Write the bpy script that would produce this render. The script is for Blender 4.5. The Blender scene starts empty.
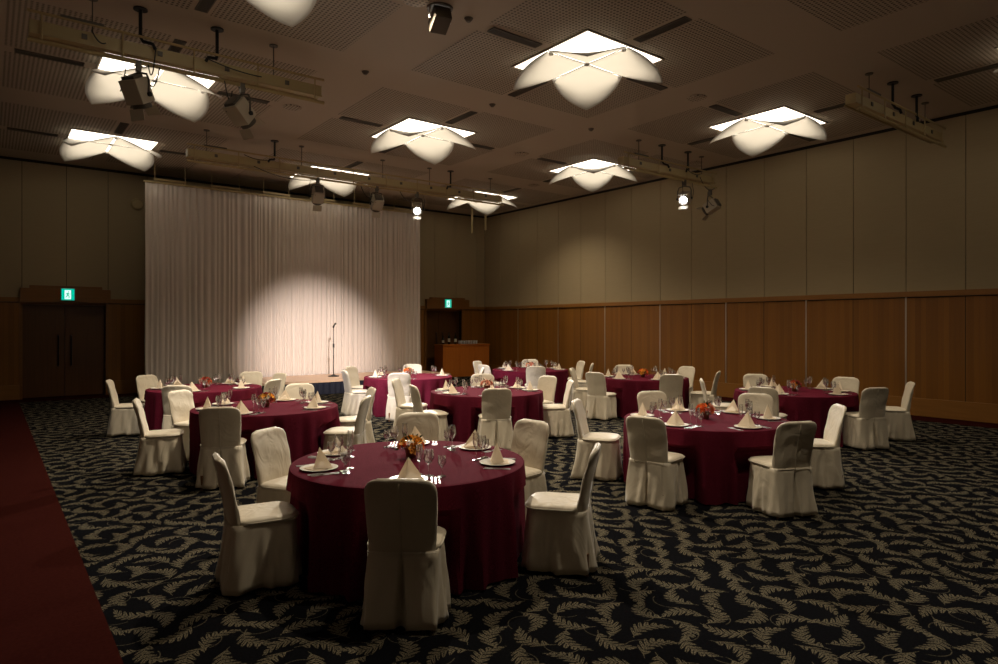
import bpy, bmesh, math, random
from mathutils import Vector, Matrix
PI = math.pi
SC = bpy.context.scene
COL = SC.collection
# ------------------------------------------------------------------ camera
TH = math.atan2(511, 659)
CEIL = 5.84
XR, YB, XL, YF = 14.61, 19.7, -0.9, -2.6          # right, back, left, front walls
cam = bpy.data.cameras.new('camera'); camo = bpy.data.objects.new('camera', cam); COL.objects.link(camo)
camo.location = (0, 0, 1.8); camo.rotation_euler = (PI/2, 0, -TH)
cam.sensor_width = 36; cam.lens = 659/998*36; cam.shift_y = -7/998; cam.clip_end = 100
SC.camera = camo
# ------------------------------------------------------------------ world, exposure
w = bpy.data.worlds.new('world'); SC.world = w; w.use_nodes = True
w.node_tree.nodes['Background'].inputs[0].default_value = (0, 0, 0, 1)
SC.view_settings.view_transform = 'Standard'; SC.view_settings.look = 'None'
SC.view_settings.gamma = 1; SC.view_settings.use_curve_mapping = False
SC.view_settings.exposure = 0.0
SC.cycles.max_bounces = 8; SC.cycles.sample_clamp_indirect = 4
PANEL = 4.0                                        # radiance of the ceiling lamp panels
# ------------------------------------------------------------------ stage and ceiling spotlights, plus added fill spots
def spot(name, loc, target, power, cone, blend, color, radius=0.06):
    l = bpy.data.lights.new(name, 'SPOT'); o = bpy.data.objects.new(name, l); COL.objects.link(o)
    l.energy = power; l.spot_size = math.radians(cone); l.spot_blend = blend; l.color = color; l.shadow_soft_size = radius
    o.location = loc
    o.rotation_euler = (Vector(target)-Vector(loc)).to_track_quat('-Z', 'Y').to_euler()
    return o
WARM = (1, .85, .64)
FIX = {  # hung spotlights: clamp position, aim point
    'a': ((1.51, 9.42, 5.12), (3.3, 10.9, .6)), 'b': ((2.79, 9.42, 5.12), (7.4, 11.7, .6)),
    'c': ((5.94, 14.40, 5.12), (6.8, 18.2, 1.5)), 'd': ((7.43, 14.40, 5.12), (8.2, 18.2, 1.5)), 'e': ((8.55, 14.40, 5.12), (4.6, 7.4, .4)),
    'f': ((12.72, 9.41, 5.12), (4.6, 5.6, .5)), 'g': ((13.72, 9.41, 5.02), (12.9, 14.0, 2.0))}
def beam(name, key, power, cone, blend, color):
    loc, aim = FIX[key]; c = Vector(loc)-Vector((0, 0, .40)); d = (Vector(aim)-c).normalized()
    return spot(name, c+d*.165, aim, power, cone, blend, color, .02)
CSPOT = Vector((4.55, 7.1, CEIL-.16)); CAIM = Vector((7.45, 18.2, .95))
spot('curtain_beam', CSPOT+(CAIM-CSPOT).normalized()*.15, CAIM, 7600, 23, 1.0, (1, .865, .78), .02)
beam('stage_front_beam', 'b', 3000, 38, .9, (.97, .92, 1))
beam('side_table_beam', 'a', 700, 60, 1.0, (1, .90, .76))
beam('backlight_beam', 'e', 2300, 84, 1.0, (1, .92, .80))
beam('side_beam', 'f', 1000, 70, 1.0, (1, .94, .86))
FILL = ((4.2, 7.1, 980), (9.95, 7.1, 620), (9.95, 11.95, 760), (4.45, 12.0, 850), (12.45, 14.42, 380), (4.5, 2.35, 300), (9.95, 2.35, 130))  # overhead fill spots, added to brighten tables, back corner and foreground
for px, py, pw in FILL:
    spot('added_ceiling_fill', (px, py, CEIL-.05), (px, py, 0), pw, 130, 1.0, WARM, .06)
# ------------------------------------------------------------------ shader helpers
class S:
    """socket with arithmetic, for procedural materials"""
    def __init__(s, t, k): s.t, s.k = t, k
    def m(s, op, b=None, c=None):
        n = s.t.nodes.new('ShaderNodeMath'); n.operation = op
        for i, v in enumerate((s, b, c)):
            if v is None: continue
            if isinstance(v, S): s.t.links.new(v.k, n.inputs[i])
            else: n.inputs[i].default_value = v
        return S(s.t, n.outputs[0])
    def __add__(s, o): return s.m('ADD', o)
    def __sub__(s, o): return s.m('SUBTRACT', o)
    def __mul__(s, o): return s.m('MULTIPLY', o)
    def __truediv__(s, o): return s.m('DIVIDE', o)
    def lt(s, o): return s.m('LESS_THAN', o)
    def gt(s, o): return s.m('GREATER_THAN', o)
    def abs(s): return s.m('ABSOLUTE')
    def fl(s): return s.m('FLOOR')
    def fr(s): return s.m('FRACT')
    def mx(s, o): return s.m('MAXIMUM', o)
    def mn(s, o): return s.m('MINIMUM', o)
    def sin(s): return s.m('SINE')
    def cos(s): return s.m('COSINE')
    def sqrt(s): return s.m('SQRT')
class Mat:
    def __init__(s, name, base=(.8, .8, .8), rough=.6, metal=0, **kw):
        s.m = bpy.data.materials.new(name); s.m.use_nodes = True; s.t = s.m.node_tree
        s.b = s.t.nodes['Principled BSDF']
        s.b.inputs['Base Color'].default_value = (*base, 1); s.b.inputs['Roughness'].default_value = rough
        s.b.inputs['Metallic'].default_value = metal
        for k, v in kw.items(): s.b.inputs[k].default_value = v
    def pos(s, kind='geo'):
        if kind == 'geo': o = s.t.nodes.new('ShaderNodeNewGeometry').outputs['Position']
        else: o = s.t.nodes.new('ShaderNodeTexCoord').outputs['Object']
        n = s.t.nodes.new('ShaderNodeSeparateXYZ'); s.t.links.new(o, n.inputs[0])
        return [S(s.t, n.outputs[i]) for i in range(3)]
    def comb(s, x, y, z):
        n = s.t.nodes.new('ShaderNodeCombineXYZ')
        for i, v in enumerate((x, y, z)):
            if isinstance(v, S): s.t.links.new(v.k, n.inputs[i])
            else: n.inputs[i].default_value = v
        return n.outputs[0]
    def noise(s, vec, scale, detail=2):
        n = s.t.nodes.new('ShaderNodeTexNoise'); n.inputs['Scale'].default_value = scale; n.inputs['Detail'].default_value = detail
        if vec is not None: s.t.links.new(vec, n.inputs['Vector'])
        return S(s.t, n.outputs[0])
    def white(s, vec):
        n = s.t.nodes.new('ShaderNodeTexWhiteNoise'); n.noise_dimensions = '3D'; s.t.links.new(vec, n.inputs['Vector'])
        return S(s.t, n.outputs['Value'])
    def mix(s, f, a, b):
        n = s.t.nodes.new('ShaderNodeMix'); n.data_type = 'RGBA'
        for i, v in ((0, f), (6, a), (7, b)):
            if isinstance(v, S): s.t.links.new(v.k, n.inputs[i])
            elif isinstance(v, tuple): n.inputs[i].default_value = (*v, 1)
            elif isinstance(v, (int, float)): n.inputs[i].default_value = v
            else: s.t.links.new(v, n.inputs[i])
        return n.outputs[2]
    def color(s, k): s.t.links.new(k, s.b.inputs['Base Color']); return s
    def bump(s, h, strength=.3, dist=.01):
        n = s.t.nodes.new('ShaderNodeBump'); n.inputs['Strength'].default_value = strength; n.inputs['Distance'].default_value = dist
        s.t.links.new(h.k, n.inputs['Height']); s.t.links.new(n.outputs[0], s.b.inputs['Normal']); return s

def carpet_mat():
    M = Mat('patterned_carpet', rough=1.0, **{'Specular IOR Level': .0}); x, y, z = M.pos()
    def sprig(cell, ox, oy, seed, k):
        gx, gy = (x+ox)/cell, (y+oy)/cell
        ix, iy = gx.fl(), gy.fl()
        fx, fy = gx-ix-.5, gy-iy-.5
        hsh = M.white(M.comb(ix, iy, seed)); h2 = M.white(M.comb(ix, iy, seed+7.3))
        fx = fx+(h2-.5)*.10
        a = hsh*6.2832; c, s_ = a.cos(), a.sin()
        u = fx*c+fy*s_; v = fy*c-fx*s_
        v = v-((h2.gt(.5)*2)-1)*(u*u-.05)*k
        av = v.abs()
        t = ((u-av*.75)/.135).fr()-.5
        env = (u*u*-5.6+1).mx(0).sqrt()*.185
        leaf = env*((t*t*-6.5+1).mx(0)).sqrt()
        mask = av.lt(leaf)*t.abs().gt(.05)*av.gt(.012)
        stem = av.lt(.009)*u.abs().lt(.47)
        return mask.mx(stem)
    def curl(cell, ox, oy, seed):
        gx, gy = (x+ox)/cell, (y+oy)/cell
        ix, iy = gx.fl(), gy.fl(); fx, fy = gx-ix-.5, gy-iy-.5
        hsh = M.white(M.comb(ix, iy, seed))
        a = hsh*6.2832
        r = (fx*fx+fy*fy).sqrt()
        side = fx*a.cos()+fy*a.sin()
        return (r-.33).abs().lt(.009)*side.gt(.1)
    m = sprig(.32, .1, .0, 1.0, 1.5).mx(sprig(.32, .26, .16, 5.0, -1.3)).mx(curl(.32, .16, .0, 3.0)*.6)
    hatch = M.noise(M.comb(x*1.0, y*1.0, 0.0), 95, 1)
    m2 = m*(hatch.gt(.44)*.75+.25)
    grain = M.noise(M.comb(x, y, 0.0), 60, 2)
    dark = M.mix(grain, (.0038, .0038, .0046), (.010, .010, .012))
    light = M.mix(grain, (.092, .079, .052), (.20, .172, .118))
    M.color(M.mix(m2, dark, light))
    M.bump(M.noise(M.comb(x, y, 0.0), 220, 1), .4, .006)
    return M.m
def red_carpet_mat():
    M = Mat('red_border_carpet', rough=1.0, **{'Specular IOR Level': .0}); x, y, z = M.pos()
    M.color(M.mix(M.noise(M.comb(x, y, 0.0), 40, 3), (.026, .0055, .0042), (.047, .011, .0085))); return M.m
def wood_boards(name, axis, a, b, board=.098, rough=.4):
    M = Mat(name, rough=rough); p = M.pos(); q = p[axis]
    i = (q/board).fl(); f = (q/board).fr()
    tone = M.white(M.comb(i, 3.0, 1.0))
    g = M.noise(M.comb(p[0]*18, p[1]*18, p[2]*.8), 1.6, 4)
    base = M.mix((tone*.55+g*.45), a, b)
    groove = ((f-.5).abs()).gt(.482)
    M.color(M.mix(groove*.55, base, tuple(c*.3 for c in a)))
    M.bump(groove*-1.0, .5, .004)
    return M.m
def wood_plain(name, a, b, axis_long=0, rough=.35, sc=1.6):
    M = Mat(name, rough=rough); p = M.pos(); k = [16, 16, 16]; k[axis_long] = .9
    g = M.noise(M.comb(p[0]*k[0], p[1]*k[1], p[2]*k[2]), sc, 4)
    M.color(M.mix(g, a, b)); return M.m
def fabric_wall(name, a, b):
    M = Mat(name, rough=.85); p = M.pos()
    g = M.noise(M.comb(p[0]*1.2, p[1]*1.2, p[2]*40), 3, 3)
    M.color(M.mix(g, a, b)); return M.m
def perforated():
    M = Mat('perforated_panel', rough=.8); x, y, z = M.pos()
    pit = .058
    fx, fy = (x/pit).fr()-.5, (y/pit).fr()-.5
    hole = (fx*fx+fy*fy).lt(.085)
    M.color(M.mix(hole, (.47, .40, .32), (.10, .08, .06))); return M.m
def satin(name, c1, c2, rough=.45, sheen=.3):
    M = Mat(name, rough=rough, **{'Sheen Weight': sheen, 'Sheen Roughness': .4}); p = M.pos('obj')
    g = M.noise(M.comb(*p), 9, 3)
    M.color(M.mix(g, c1, c2))
    nz = M.noise(M.comb(p[0], p[1], p[2]*.55), 5.5, 2.5); nz.k.node.inputs['Distortion'].default_value = 1.2
    M.bump(nz, .55, .03); return M.m
def damask():
    M = Mat('burgundy_cloth', rough=.9, **{'Specular IOR Level': .03}); p = M.pos('obj')
    v = M.t.nodes.new('ShaderNodeTexVoronoi'); v.inputs['Scale'].default_value = 16
    M.t.links.new(M.comb(*p), v.inputs['Vector'])
    d = S(M.t, v.outputs['Distance'])
    pat = (d*40).sin().gt(.2)
    M.color(M.mix(pat, (.080, .0066, .0158), (.118, .0125, .027))); return M.m
def emis(name, col, strength):
    m = bpy.data.materials.new(name); m.use_nodes = True; t = m.node_tree
    t.nodes.remove(t.nodes['Principled BSDF']); e = t.nodes.new('ShaderNodeEmission')
    e.inputs[0].default_value = (*col, 1); e.inputs[1].default_value = strength
    t.links.new(e.outputs[0], t.nodes['Material Output'].inputs[0]); return m
def petal_mat():
    m = bpy.data.materials.new('lamp_petal_acrylic'); m.use_nodes = True; t = m.node_tree
    t.nodes.remove(t.nodes['Principled BSDF'])
    d = t.nodes.new('ShaderNodeBsdfDiffuse'); d.inputs[0].default_value = (.72, .70, .66, 1)
    r = t.nodes.new('ShaderNodeBsdfTranslucent'); r.inputs[0].default_value = (.74, .725, .685, 1)
    x = t.nodes.new('ShaderNodeMixShader'); x.inputs[0].default_value = .68
    t.links.new(d.outputs[0], x.inputs[1]); t.links.new(r.outputs[0], x.inputs[2]); t.links.new(x.outputs[0], t.nodes['Material Output'].inputs[0])
    return m
def thin_cloth(name, c1, c2, f):
    m = bpy.data.materials.new(name); m.use_nodes = True; t = m.node_tree
    t.nodes.remove(t.nodes['Principled BSDF'])
    d = t.nodes.new('ShaderNodeBsdfDiffuse'); d.inputs[0].default_value = (*c1, 1)
    r = t.nodes.new('ShaderNodeBsdfTranslucent'); r.inputs[0].default_value = (*c2, 1)
    x = t.nodes.new('ShaderNodeMixShader'); x.inputs[0].default_value = f
    t.links.new(d.outputs[0], x.inputs[1]); t.links.new(r.outputs[0], x.inputs[2]); t.links.new(x.outputs[0], t.nodes['Material Output'].inputs[0])
    return m
def glass_mat():
    m = bpy.data.materials.new('clear_glass'); m.use_nodes = True; t = m.node_tree
    t.nodes.remove(t.nodes['Principled BSDF'])
    a = t.nodes.new('ShaderNodeBsdfTransparent'); a.inputs[0].default_value = (.97, .975, .975, 1)
    g = t.nodes.new('ShaderNodeBsdfGlossy'); g.inputs['Roughness'].default_value = .14
    f0 = t.nodes.new('ShaderNodeLayerWeight'); f0.inputs[0].default_value = .5
    f = t.nodes.new('ShaderNodeMath'); f.operation = 'MULTIPLY_ADD'; f.inputs[1].default_value = .75; f.inputs[2].default_value = .09
    t.links.new(f0.outputs['Facing'], f.inputs[0])
    x = t.nodes.new('ShaderNodeMixShader')
    t.links.new(f.outputs[0], x.inputs[0]); t.links.new(a.outputs[0], x.inputs[1]); t.links.new(g.outputs[0], x.inputs[2])
    t.links.new(x.outputs[0], t.nodes['Material Output'].inputs[0]); return m
M = {}
M['carpet'] = carpet_mat(); M['red'] = red_carpet_mat()
M['boards_y'] = wood_boards('wainscot_boards_side', 1, (.18, .068, .008), (.29, .118, .016))
M['boards_x'] = wood_boards('wainscot_boards_back', 0, (.18, .068, .008), (.29, .118, .016))
M['rail_y'] = wood_plain('rail_wood_side', (.22, .092, .018), (.32, .145, .034), 1)
M['rail_x'] = wood_plain('rail_wood_back', (.22, .092, .018), (.32, .145, .034), 0)
M['door'] = wood_plain('dark_door_wood', (.085, .034, .010), (.14, .058, .017), 2)
M['header'] = wood_plain('door_header_wood', (.17, .068, .014), (.26, .11, .024), 0)
M['bar'] = wood_plain('bar_wood', (.44, .125, .017), (.58, .18, .026), 2, .3)
M['wall'] = fabric_wall('beige_wall_fabric', (.33, .26, .15), (.40, .315, .185))
M['seam'] = Mat('dark_seam', (.02, .016, .01), .9).m
M['plaster'] = Mat('painted_wall', (.07, .05, .032), .9).m
M['ceil'] = Mat('ceiling_paint', (.50, .42, .335), .9).m
M['perf'] = perforated()
M['slot'] = Mat('dark_vent', (.05, .044, .036), .7).m
M['slotf'] = Mat('vent_frame', (.13, .11, .085), .6).m
M['frame'] = Mat('lamp_frame', (.34, .29, .23), .6).m
M['silver'] = Mat('silver_strip', (.55, .52, .47), .35, .9).m
M['black'] = Mat('black_metal', (.010, .010, .010), .45, .3).m
M['cable'] = Mat('black_cable', (.02, .018, .014), .6).m
M['batten'] = Mat('cream_batten_paint', (.43, .335, .165), .55).m
M['batten2'] = Mat('cream_rail_paint', (.40, .30, .14), .5).m
M['fixture'] = Mat('fixture_grey_paint', (.46, .40, .30), .5).m
M['fixture_dark'] = Mat('fixture_dark_steel', (.11, .095, .075), .5, .3).m
M['panel'] = emis('lamp_panel_light', (1, .87, .70), PANEL)
M['petal'] = petal_mat()
M['lens_on'] = emis('lit_lens', (1, .97, .92), 30)
M['lens_off'] = Mat('unlit_lens', (.12, .12, .12), .1).m
M['stud'] = Mat('lamp_stud', (.85, .85, .85), .4).m
M['rib'] = Mat('lamp_rib', (.35, .33, .30), .4).m
M['curtain'] = Mat('white_curtain', (.68, .60, .54), .85, **{'Sheen Weight': .2}).m
M['deck'] = wood_plain('stage_deck', (.60, .40, .27), (.72, .50, .35), 0, .4)
M['skirt'] = Mat('navy_stage_skirt', (.006, .008, .022), .8).m
M['cover'] = satin('cream_chair_cover', (.60, .53, .405), (.66, .585, .455))
M['pipe'] = satin('cream_piping', (.58, .52, .41), (.62, .56, .45))
M['leg'] = Mat('brown_chair_leg', (.20, .09, .03), .4).m
M['cloth'] = damask()
M['china'] = Mat('white_china', (.88, .84, .77), .18).m
M['napkin'] = thin_cloth('cream_napkin', (.88, .79, .65), (.80, .70, .55), .45)
M['steel'] = Mat('cutlery_steel', (.30, .29, .27), .40, 1).m
M['glass'] = glass_mat()
M['vase'] = Mat('copper_vase', (.22, .10, .05), .35, .4).m
M['fl_o'] = Mat('orange_flower', (.80, .16, .02), .7).m
M['fl_y'] = Mat('yellow_flower', (.90, .46, .06), .7).m
M['fl_r'] = Mat('red_flower', (.38, .03, .02), .7).m
M['fl_p'] = Mat('pink_flower', (.75, .33, .22), .7).m
M['leaf'] = Mat('dark_leaf', (.055, .075, .02), .6).m
M['berry'] = Mat('brown_berries', (.15, .09, .03), .6).m
M['bottle'] = Mat('dark_bottle_glass', (.006, .007, .004), .08).m
M['foil'] = Mat('bottle_label', (.5, .46, .36), .6).m
M['green'] = emis('exit_green', (.0, .52, .34), 1.0)
M['signwhite'] = emis('exit_white', (.72, 1, .9), 1.15)
M['signbox'] = Mat('sign_case', (.5, .5, .48), .5).m

# ------------------------------------------------------------------ mesh helpers
class MB:
    def __init__(s): s.v, s.f, s.mi, s.cur = [], [], [], 0
    def mat(s, i): s.cur = i; return s
    def add(s, vs, fs):
        n = len(s.v); s.v += [tuple(v) for v in vs]; s.f += [tuple(i+n for i in f) for f in fs]; s.mi += [s.cur]*len(fs); return s
    def box(s, x0, x1, y0, y1, z0, z1, mtx=None):
        vs = [Vector((x, y, z)) for x in (x0, x1) for y in (y0, y1) for z in (z0, z1)]
        if mtx is not None: vs = [mtx @ v for v in vs]
        return s.add(vs, [(0, 1, 3, 2), (4, 6, 7, 5), (0, 4, 5, 1), (2, 3, 7, 6), (0, 2, 6, 4), (1, 5, 7, 3)])
    def quad(s, *p): return s.add(p, [tuple(range(len(p)))])
    def lathe(s, prof, seg=20, c=(0, 0, 0), mtx=None):
        vs, fs = [], []
        for r, z in prof:
            for k in range(seg):
                a = 2*PI*k/seg; p = Vector((r*math.cos(a), r*math.sin(a), z))
                if mtx is not None: p = mtx @ p
                vs.append(p+Vector(c))
        for i in range(len(prof)-1):
            for k in range(seg):
                k2 = (k+1) % seg; fs.append((i*seg+k, i*seg+k2, (i+1)*seg+k2, (i+1)*seg+k))
        n = len(prof)
        if prof[0][0] > 1e-4: fs.append(tuple(reversed(range(seg))))
        if prof[-1][0] > 1e-4: fs.append(tuple((n-1)*seg+k for k in range(seg)))
        return s.add(vs, fs)
    def tube(s, pts, r, seg=8, cap=True):
        pts = [Vector(p) for p in pts]; vs, fs = [], []; n = len(pts)
        up = None
        for i, p in enumerate(pts):
            d = (pts[min(i+1, n-1)]-pts[max(i-1, 0)]).normalized()
            if up is None:
                up = Vector((0, 0, 1)) if abs(d.z) < .9 else Vector((1, 0, 0))
            a = d.cross(up).normalized(); b = a.cross(d).normalized(); up = b
            rr = r[i] if isinstance(r, (list, tuple)) else r
            for k in range(seg):
                t = 2*PI*k/seg; vs.append(p+a*rr*math.cos(t)+b*rr*math.sin(t))
        for i in range(n-1):
            for k in range(seg):
                k2 = (k+1) % seg; fs.append((i*seg+k, i*seg+k2, (i+1)*seg+k2, (i+1)*seg+k))
        if cap: fs += [tuple(reversed(range(seg))), tuple((n-1)*seg+k for k in range(seg))]
        return s.add(vs, fs)
    def ball(s, c, r, seg=10, rings=6, sq=(1, 1, 1)):
        vs, fs = [], []
        for i in range(rings+1):
            t = PI*i/rings
            for k in range(seg):
                a = 2*PI*k/seg
                vs.append((c[0]+r*sq[0]*math.sin(t)*math.cos(a), c[1]+r*sq[1]*math.sin(t)*math.sin(a), c[2]+r*sq[2]*math.cos(t)))
        for i in range(rings):
            for k in range(seg):
                k2 = (k+1) % seg; fs.append((i*seg+k, (i+1)*seg+k, (i+1)*seg+k2, i*seg+k2))
        return s.add(vs, fs)
    def grid(s, fn, nu, nv):
        vs = [fn(i/nu, j/nv) for i in range(nu+1) for j in range(nv+1)]
        fs = [(i*(nv+1)+j, (i+1)*(nv+1)+j, (i+1)*(nv+1)+j+1, i*(nv+1)+j+1) for i in range(nu) for j in range(nv)]
        return s.add(vs, fs)
    def loft(s, rings, close=True, cap0=False, cap1=False):
        n = len(rings[0]); vs = [p for r in rings for p in r]; fs = []
        for i in range(len(rings)-1):
            for k in range(n if close else n-1):
                k2 = (k+1) % n; fs.append((i*n+k, i*n+k2, (i+1)*n+k2, (i+1)*n+k))
        if cap0: fs.append(tuple(reversed(range(n))))
        if cap1: fs.append(tuple((len(rings)-1)*n+k for k in range(n)))
        return s.add(vs, fs)
    def mesh(s, name, mats, smooth=False, solid=0, bevel=0):
        me = bpy.data.meshes.new(name); me.from_pydata(s.v, [], s.f)
        for m in (mats if isinstance(mats, (list, tuple)) else [mats]): me.materials.append(m)
        me.polygons.foreach_set('material_index', s.mi)
        bm = bmesh.new(); bm.from_mesh(me)
        bmesh.ops.remove_doubles(bm, verts=bm.verts, dist=1e-5)
        if not solid: bmesh.ops.recalc_face_normals(bm, faces=bm.faces)
        if solid:
            bmesh.ops.recalc_face_normals(bm, faces=bm.faces)
            bmesh.ops.solidify(bm, geom=bm.faces[:], thickness=solid)
        if bevel: bmesh.ops.bevel(bm, geom=[e for e in bm.edges if e.is_manifold and e.calc_face_angle(0) > .6], offset=bevel, segments=2, affect='EDGES', profile=.7)
        bm.to_mesh(me); bm.free()
        me.polygons.foreach_set('use_smooth', [bool(smooth)]*len(me.polygons))
        if smooth and smooth is not True: me.set_sharp_from_angle(angle=smooth)
        return me
    def build(s, name, mats, parent=None, **k):
        return link(name, s.mesh(name, mats, **k), parent)
def link(name, me, parent=None):
    o = bpy.data.objects.new(name, me); COL.objects.link(o)
    if parent is not None: o.parent = parent
    return o
def tag(o, label, cat, group=None):
    o['label'] = label; o['category'] = cat
    if group: o['group'] = group
    return o
def thing(name, label, cat, loc=(0, 0, 0), rz=0, group=None):
    o = bpy.data.objects.new(name, None); COL.objects.link(o); o.location = loc; o.rotation_euler = (0, 0, rz); o.empty_display_size = .1
    return tag(o, label, cat, group)
def struct(o): o['kind'] = 'structure'; return o
def dup(src, loc, rz, label, group, parent=None):
    c = src.copy(); COL.objects.link(c); c.location = loc; c.rotation_euler = (0, 0, rz); tag(c, label, src['category'], group)
    for ch in src.children:
        d = ch.copy(); COL.objects.link(d); d.parent = c
        for g in ch.children:
            e = g.copy(); COL.objects.link(e); e.parent = d
    return c
SM = .7
# ------------------------------------------------------------------ floor
f = MB()
bx0, bx1, by1 = .57, 13.85, 18.9
f.mat(0).box(bx0, bx1, YF+1, by1, -.06, 0)
f.mat(1)
f.box(XL, bx0, YF, YB, -.06, 0).box(bx1, XR, YF, YB, -.06, 0).box(bx0, bx1, by1, YB, -.06, 0).box(bx0, bx1, YF, YF+1, -.06, 0)
struct(f.build('floor', [M['carpet'], M['red']]))
# ------------------------------------------------------------------ ceiling: plain field, perforated panels around every lamp
LX = (2.16, 7.27, 12.38); LY = (2.33, 7.17, 12.0, 16.84)
c = MB(); c.mat(0).box(XL-.1, XR+.1, YF-.1, YB+.1, CEIL, CEIL+.12)
c.mat(1)
for lx in LX:
    for ly in LY:
        for sx in (-1, 1):
            for sy in (-1, 1):
                a0, a1 = sorted((lx+sx*.13, lx+sx*1.98)); b0, b1 = sorted((ly+sy*.13, ly+sy*1.95))
                c.quad((a0, b0, CEIL-.004), (a0, b1, CEIL-.004), (a1, b1, CEIL-.004), (a1, b0, CEIL-.004))
struct(c.build('ceiling', [M['ceil'], M['perf']]))
# ------------------------------------------------------------------ right wall
RAIL0, RAIL1, BASE = 2.36, 2.47, .35
def seams(a, b, start, step):
    out = []; k = math.ceil((a-start)/step)
    while start+k*step < b: out.append(start+k*step); k += 1
    return out
ys = [YF]+seams(YF+.2, YB-.2, 4.44, 1.0235)+[YB]
m = MB(); m.mat(1).box(XR+.02, XR+.15, YF, YB, -.06, CEIL)
m.mat(0)
for a, b in zip(ys[:-1], ys[1:]):
    m.box(XR, XR+.03, a+.006, b-.006, RAIL1, CEIL-.07)
wr = struct(m.build('wall_right', [M['wall'], M['seam']]))
m = MB(); m.box(XR-.012, XR+.02, YF, YB, BASE, RAIL0-.02); m.build('wainscot', M['boards_y'], wr)
for i, yv in enumerate(seams(YF, YB-.3, 5.463, 2.047)):
    MB().box(XR-.018, XR, yv-.014, yv+.014, BASE, RAIL1).build('joint_strip', M['silver'], wr)
for yv in seams(YF, YB-.3, 4.44, 2.047):
    MB().box(XR-.0135, XR, yv-.006, yv+.006, BASE, RAIL0-.02).build('panel_seam', M['seam'], wr)
struct(MB().box(XR-.05, XR+.02, YF, YB, RAIL0, RAIL1).build('trim_1', M['rail_y'], bevel=.008))
struct(MB().box(XR-.035, XR+.02, YF, YB-.035, 0, BASE).build('baseboard_right', M['rail_y'], bevel=.006))
# ------------------------------------------------------------------ back wall with two door recesses
D1 = (.66, 2.40); D2 = (12.05, 13.55); DH = 2.36
m = MB(); m.mat(1).box(XL, D1[0], YB+.02, YB+.15, -.06, CEIL).box(D1[1], D2[0], YB+.02, YB+.15, -.06, CEIL).box(D2[1], XR, YB+.02, YB+.15, -.06, CEIL)
m.box(D1[0], D1[1], YB+.02, YB+.15, DH, CEIL).box(D2[0], D2[1], YB+.02, YB+.15, DH, CEIL)
m.mat(0)
xs = [XL]+seams(XL+.3, XR-.3, .65, .905)+[XR]
for a, b in zip(xs[:-1], xs[1:]): m.box(a+.006, b-.006, YB, YB+.03, RAIL1, CEIL-.07)
wb = struct(m.build('wall_back', [M['wall'], M['seam']]))
m = MB()
for a, b in ((XL, D1[0]-.04), (D1[1]+.04, D2[0]-.04), (D2[1]+.04, XR)): m.box(a, b, YB-.012, YB+.02, BASE, RAIL0-.02)
m.build('wainscot', M['boards_x'], wb)
m = MB()
for a, b in ((XL, D1[0]-.05), (D1[1]+.10, D2[0]-.05), (D2[1]+.26, XR)): m.box(a, b, YB-.05, YB+.02, RAIL0, RAIL1)
struct(m.build('trim_2', M['rail_x'], bevel=.008))
m = MB()
for a, b in ((XL, D1[0]-.06), (D1[1]+.06, D2[0]-.06), (D2[1]+.06, XR)): m.box(a, b, YB-.035, YB+.02, 0, BASE)
struct(m.build('baseboard_back', M['rail_x'], bevel=.006))
def door(n, x0, x1, hx0, hx1, dep):
    m = MB()
    m.box(x0-.06, x0, YB-.04, YB+dep, 0, DH).box(x1, x1+.06, YB-.04, YB+dep, 0, DH).box(x0-.06, x1+.06, YB+.03, YB+dep, DH-.06, DH)
    d = struct(m.build('door_%d' % n, M['header']))
    m = MB().box(hx0, hx1, YB-.14, YB+.03, DH, 2.70).box(hx0+.18, hx1-.18, YB-.115, YB+.03, 2.70, 2.77)
    m.build('header', M['header'], d, bevel=.006)
    xm = (x0+x1)/2
    for a, b in ((x0+.005, xm-.006), (xm+.006, x1-.005)):
        lf = MB().box(a, b, YB+dep-.06, YB+dep, .012, DH-.065).build('door_leaf', M['door'], d)
        hx = b-.13 if a < xm-.1 else a+.13
        MB().tube([(hx, YB+dep-.06, .78), (hx, YB+dep-.12, .80), (hx, YB+dep-.12, 1.52), (hx, YB+dep-.06, 1.54)], .016).build('pull_handle', M['black'], lf, smooth=True)
    MB().box(x0-.3, x1+.3, YB+dep, YB+dep+.06, -.06, DH+.1).build('backing', M['seam'], d)
    MB().box(x0-.06, x1+.06, YB, YB+dep, -.06, 0).build('threshold', M['red'], d)
door(1, D1[0], D1[1], D1[0]-.05, D1[1]+.10, .22)
door(2, D2[0], D2[1], D2[0]-.04, D2[1]+.26, .40)
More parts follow.
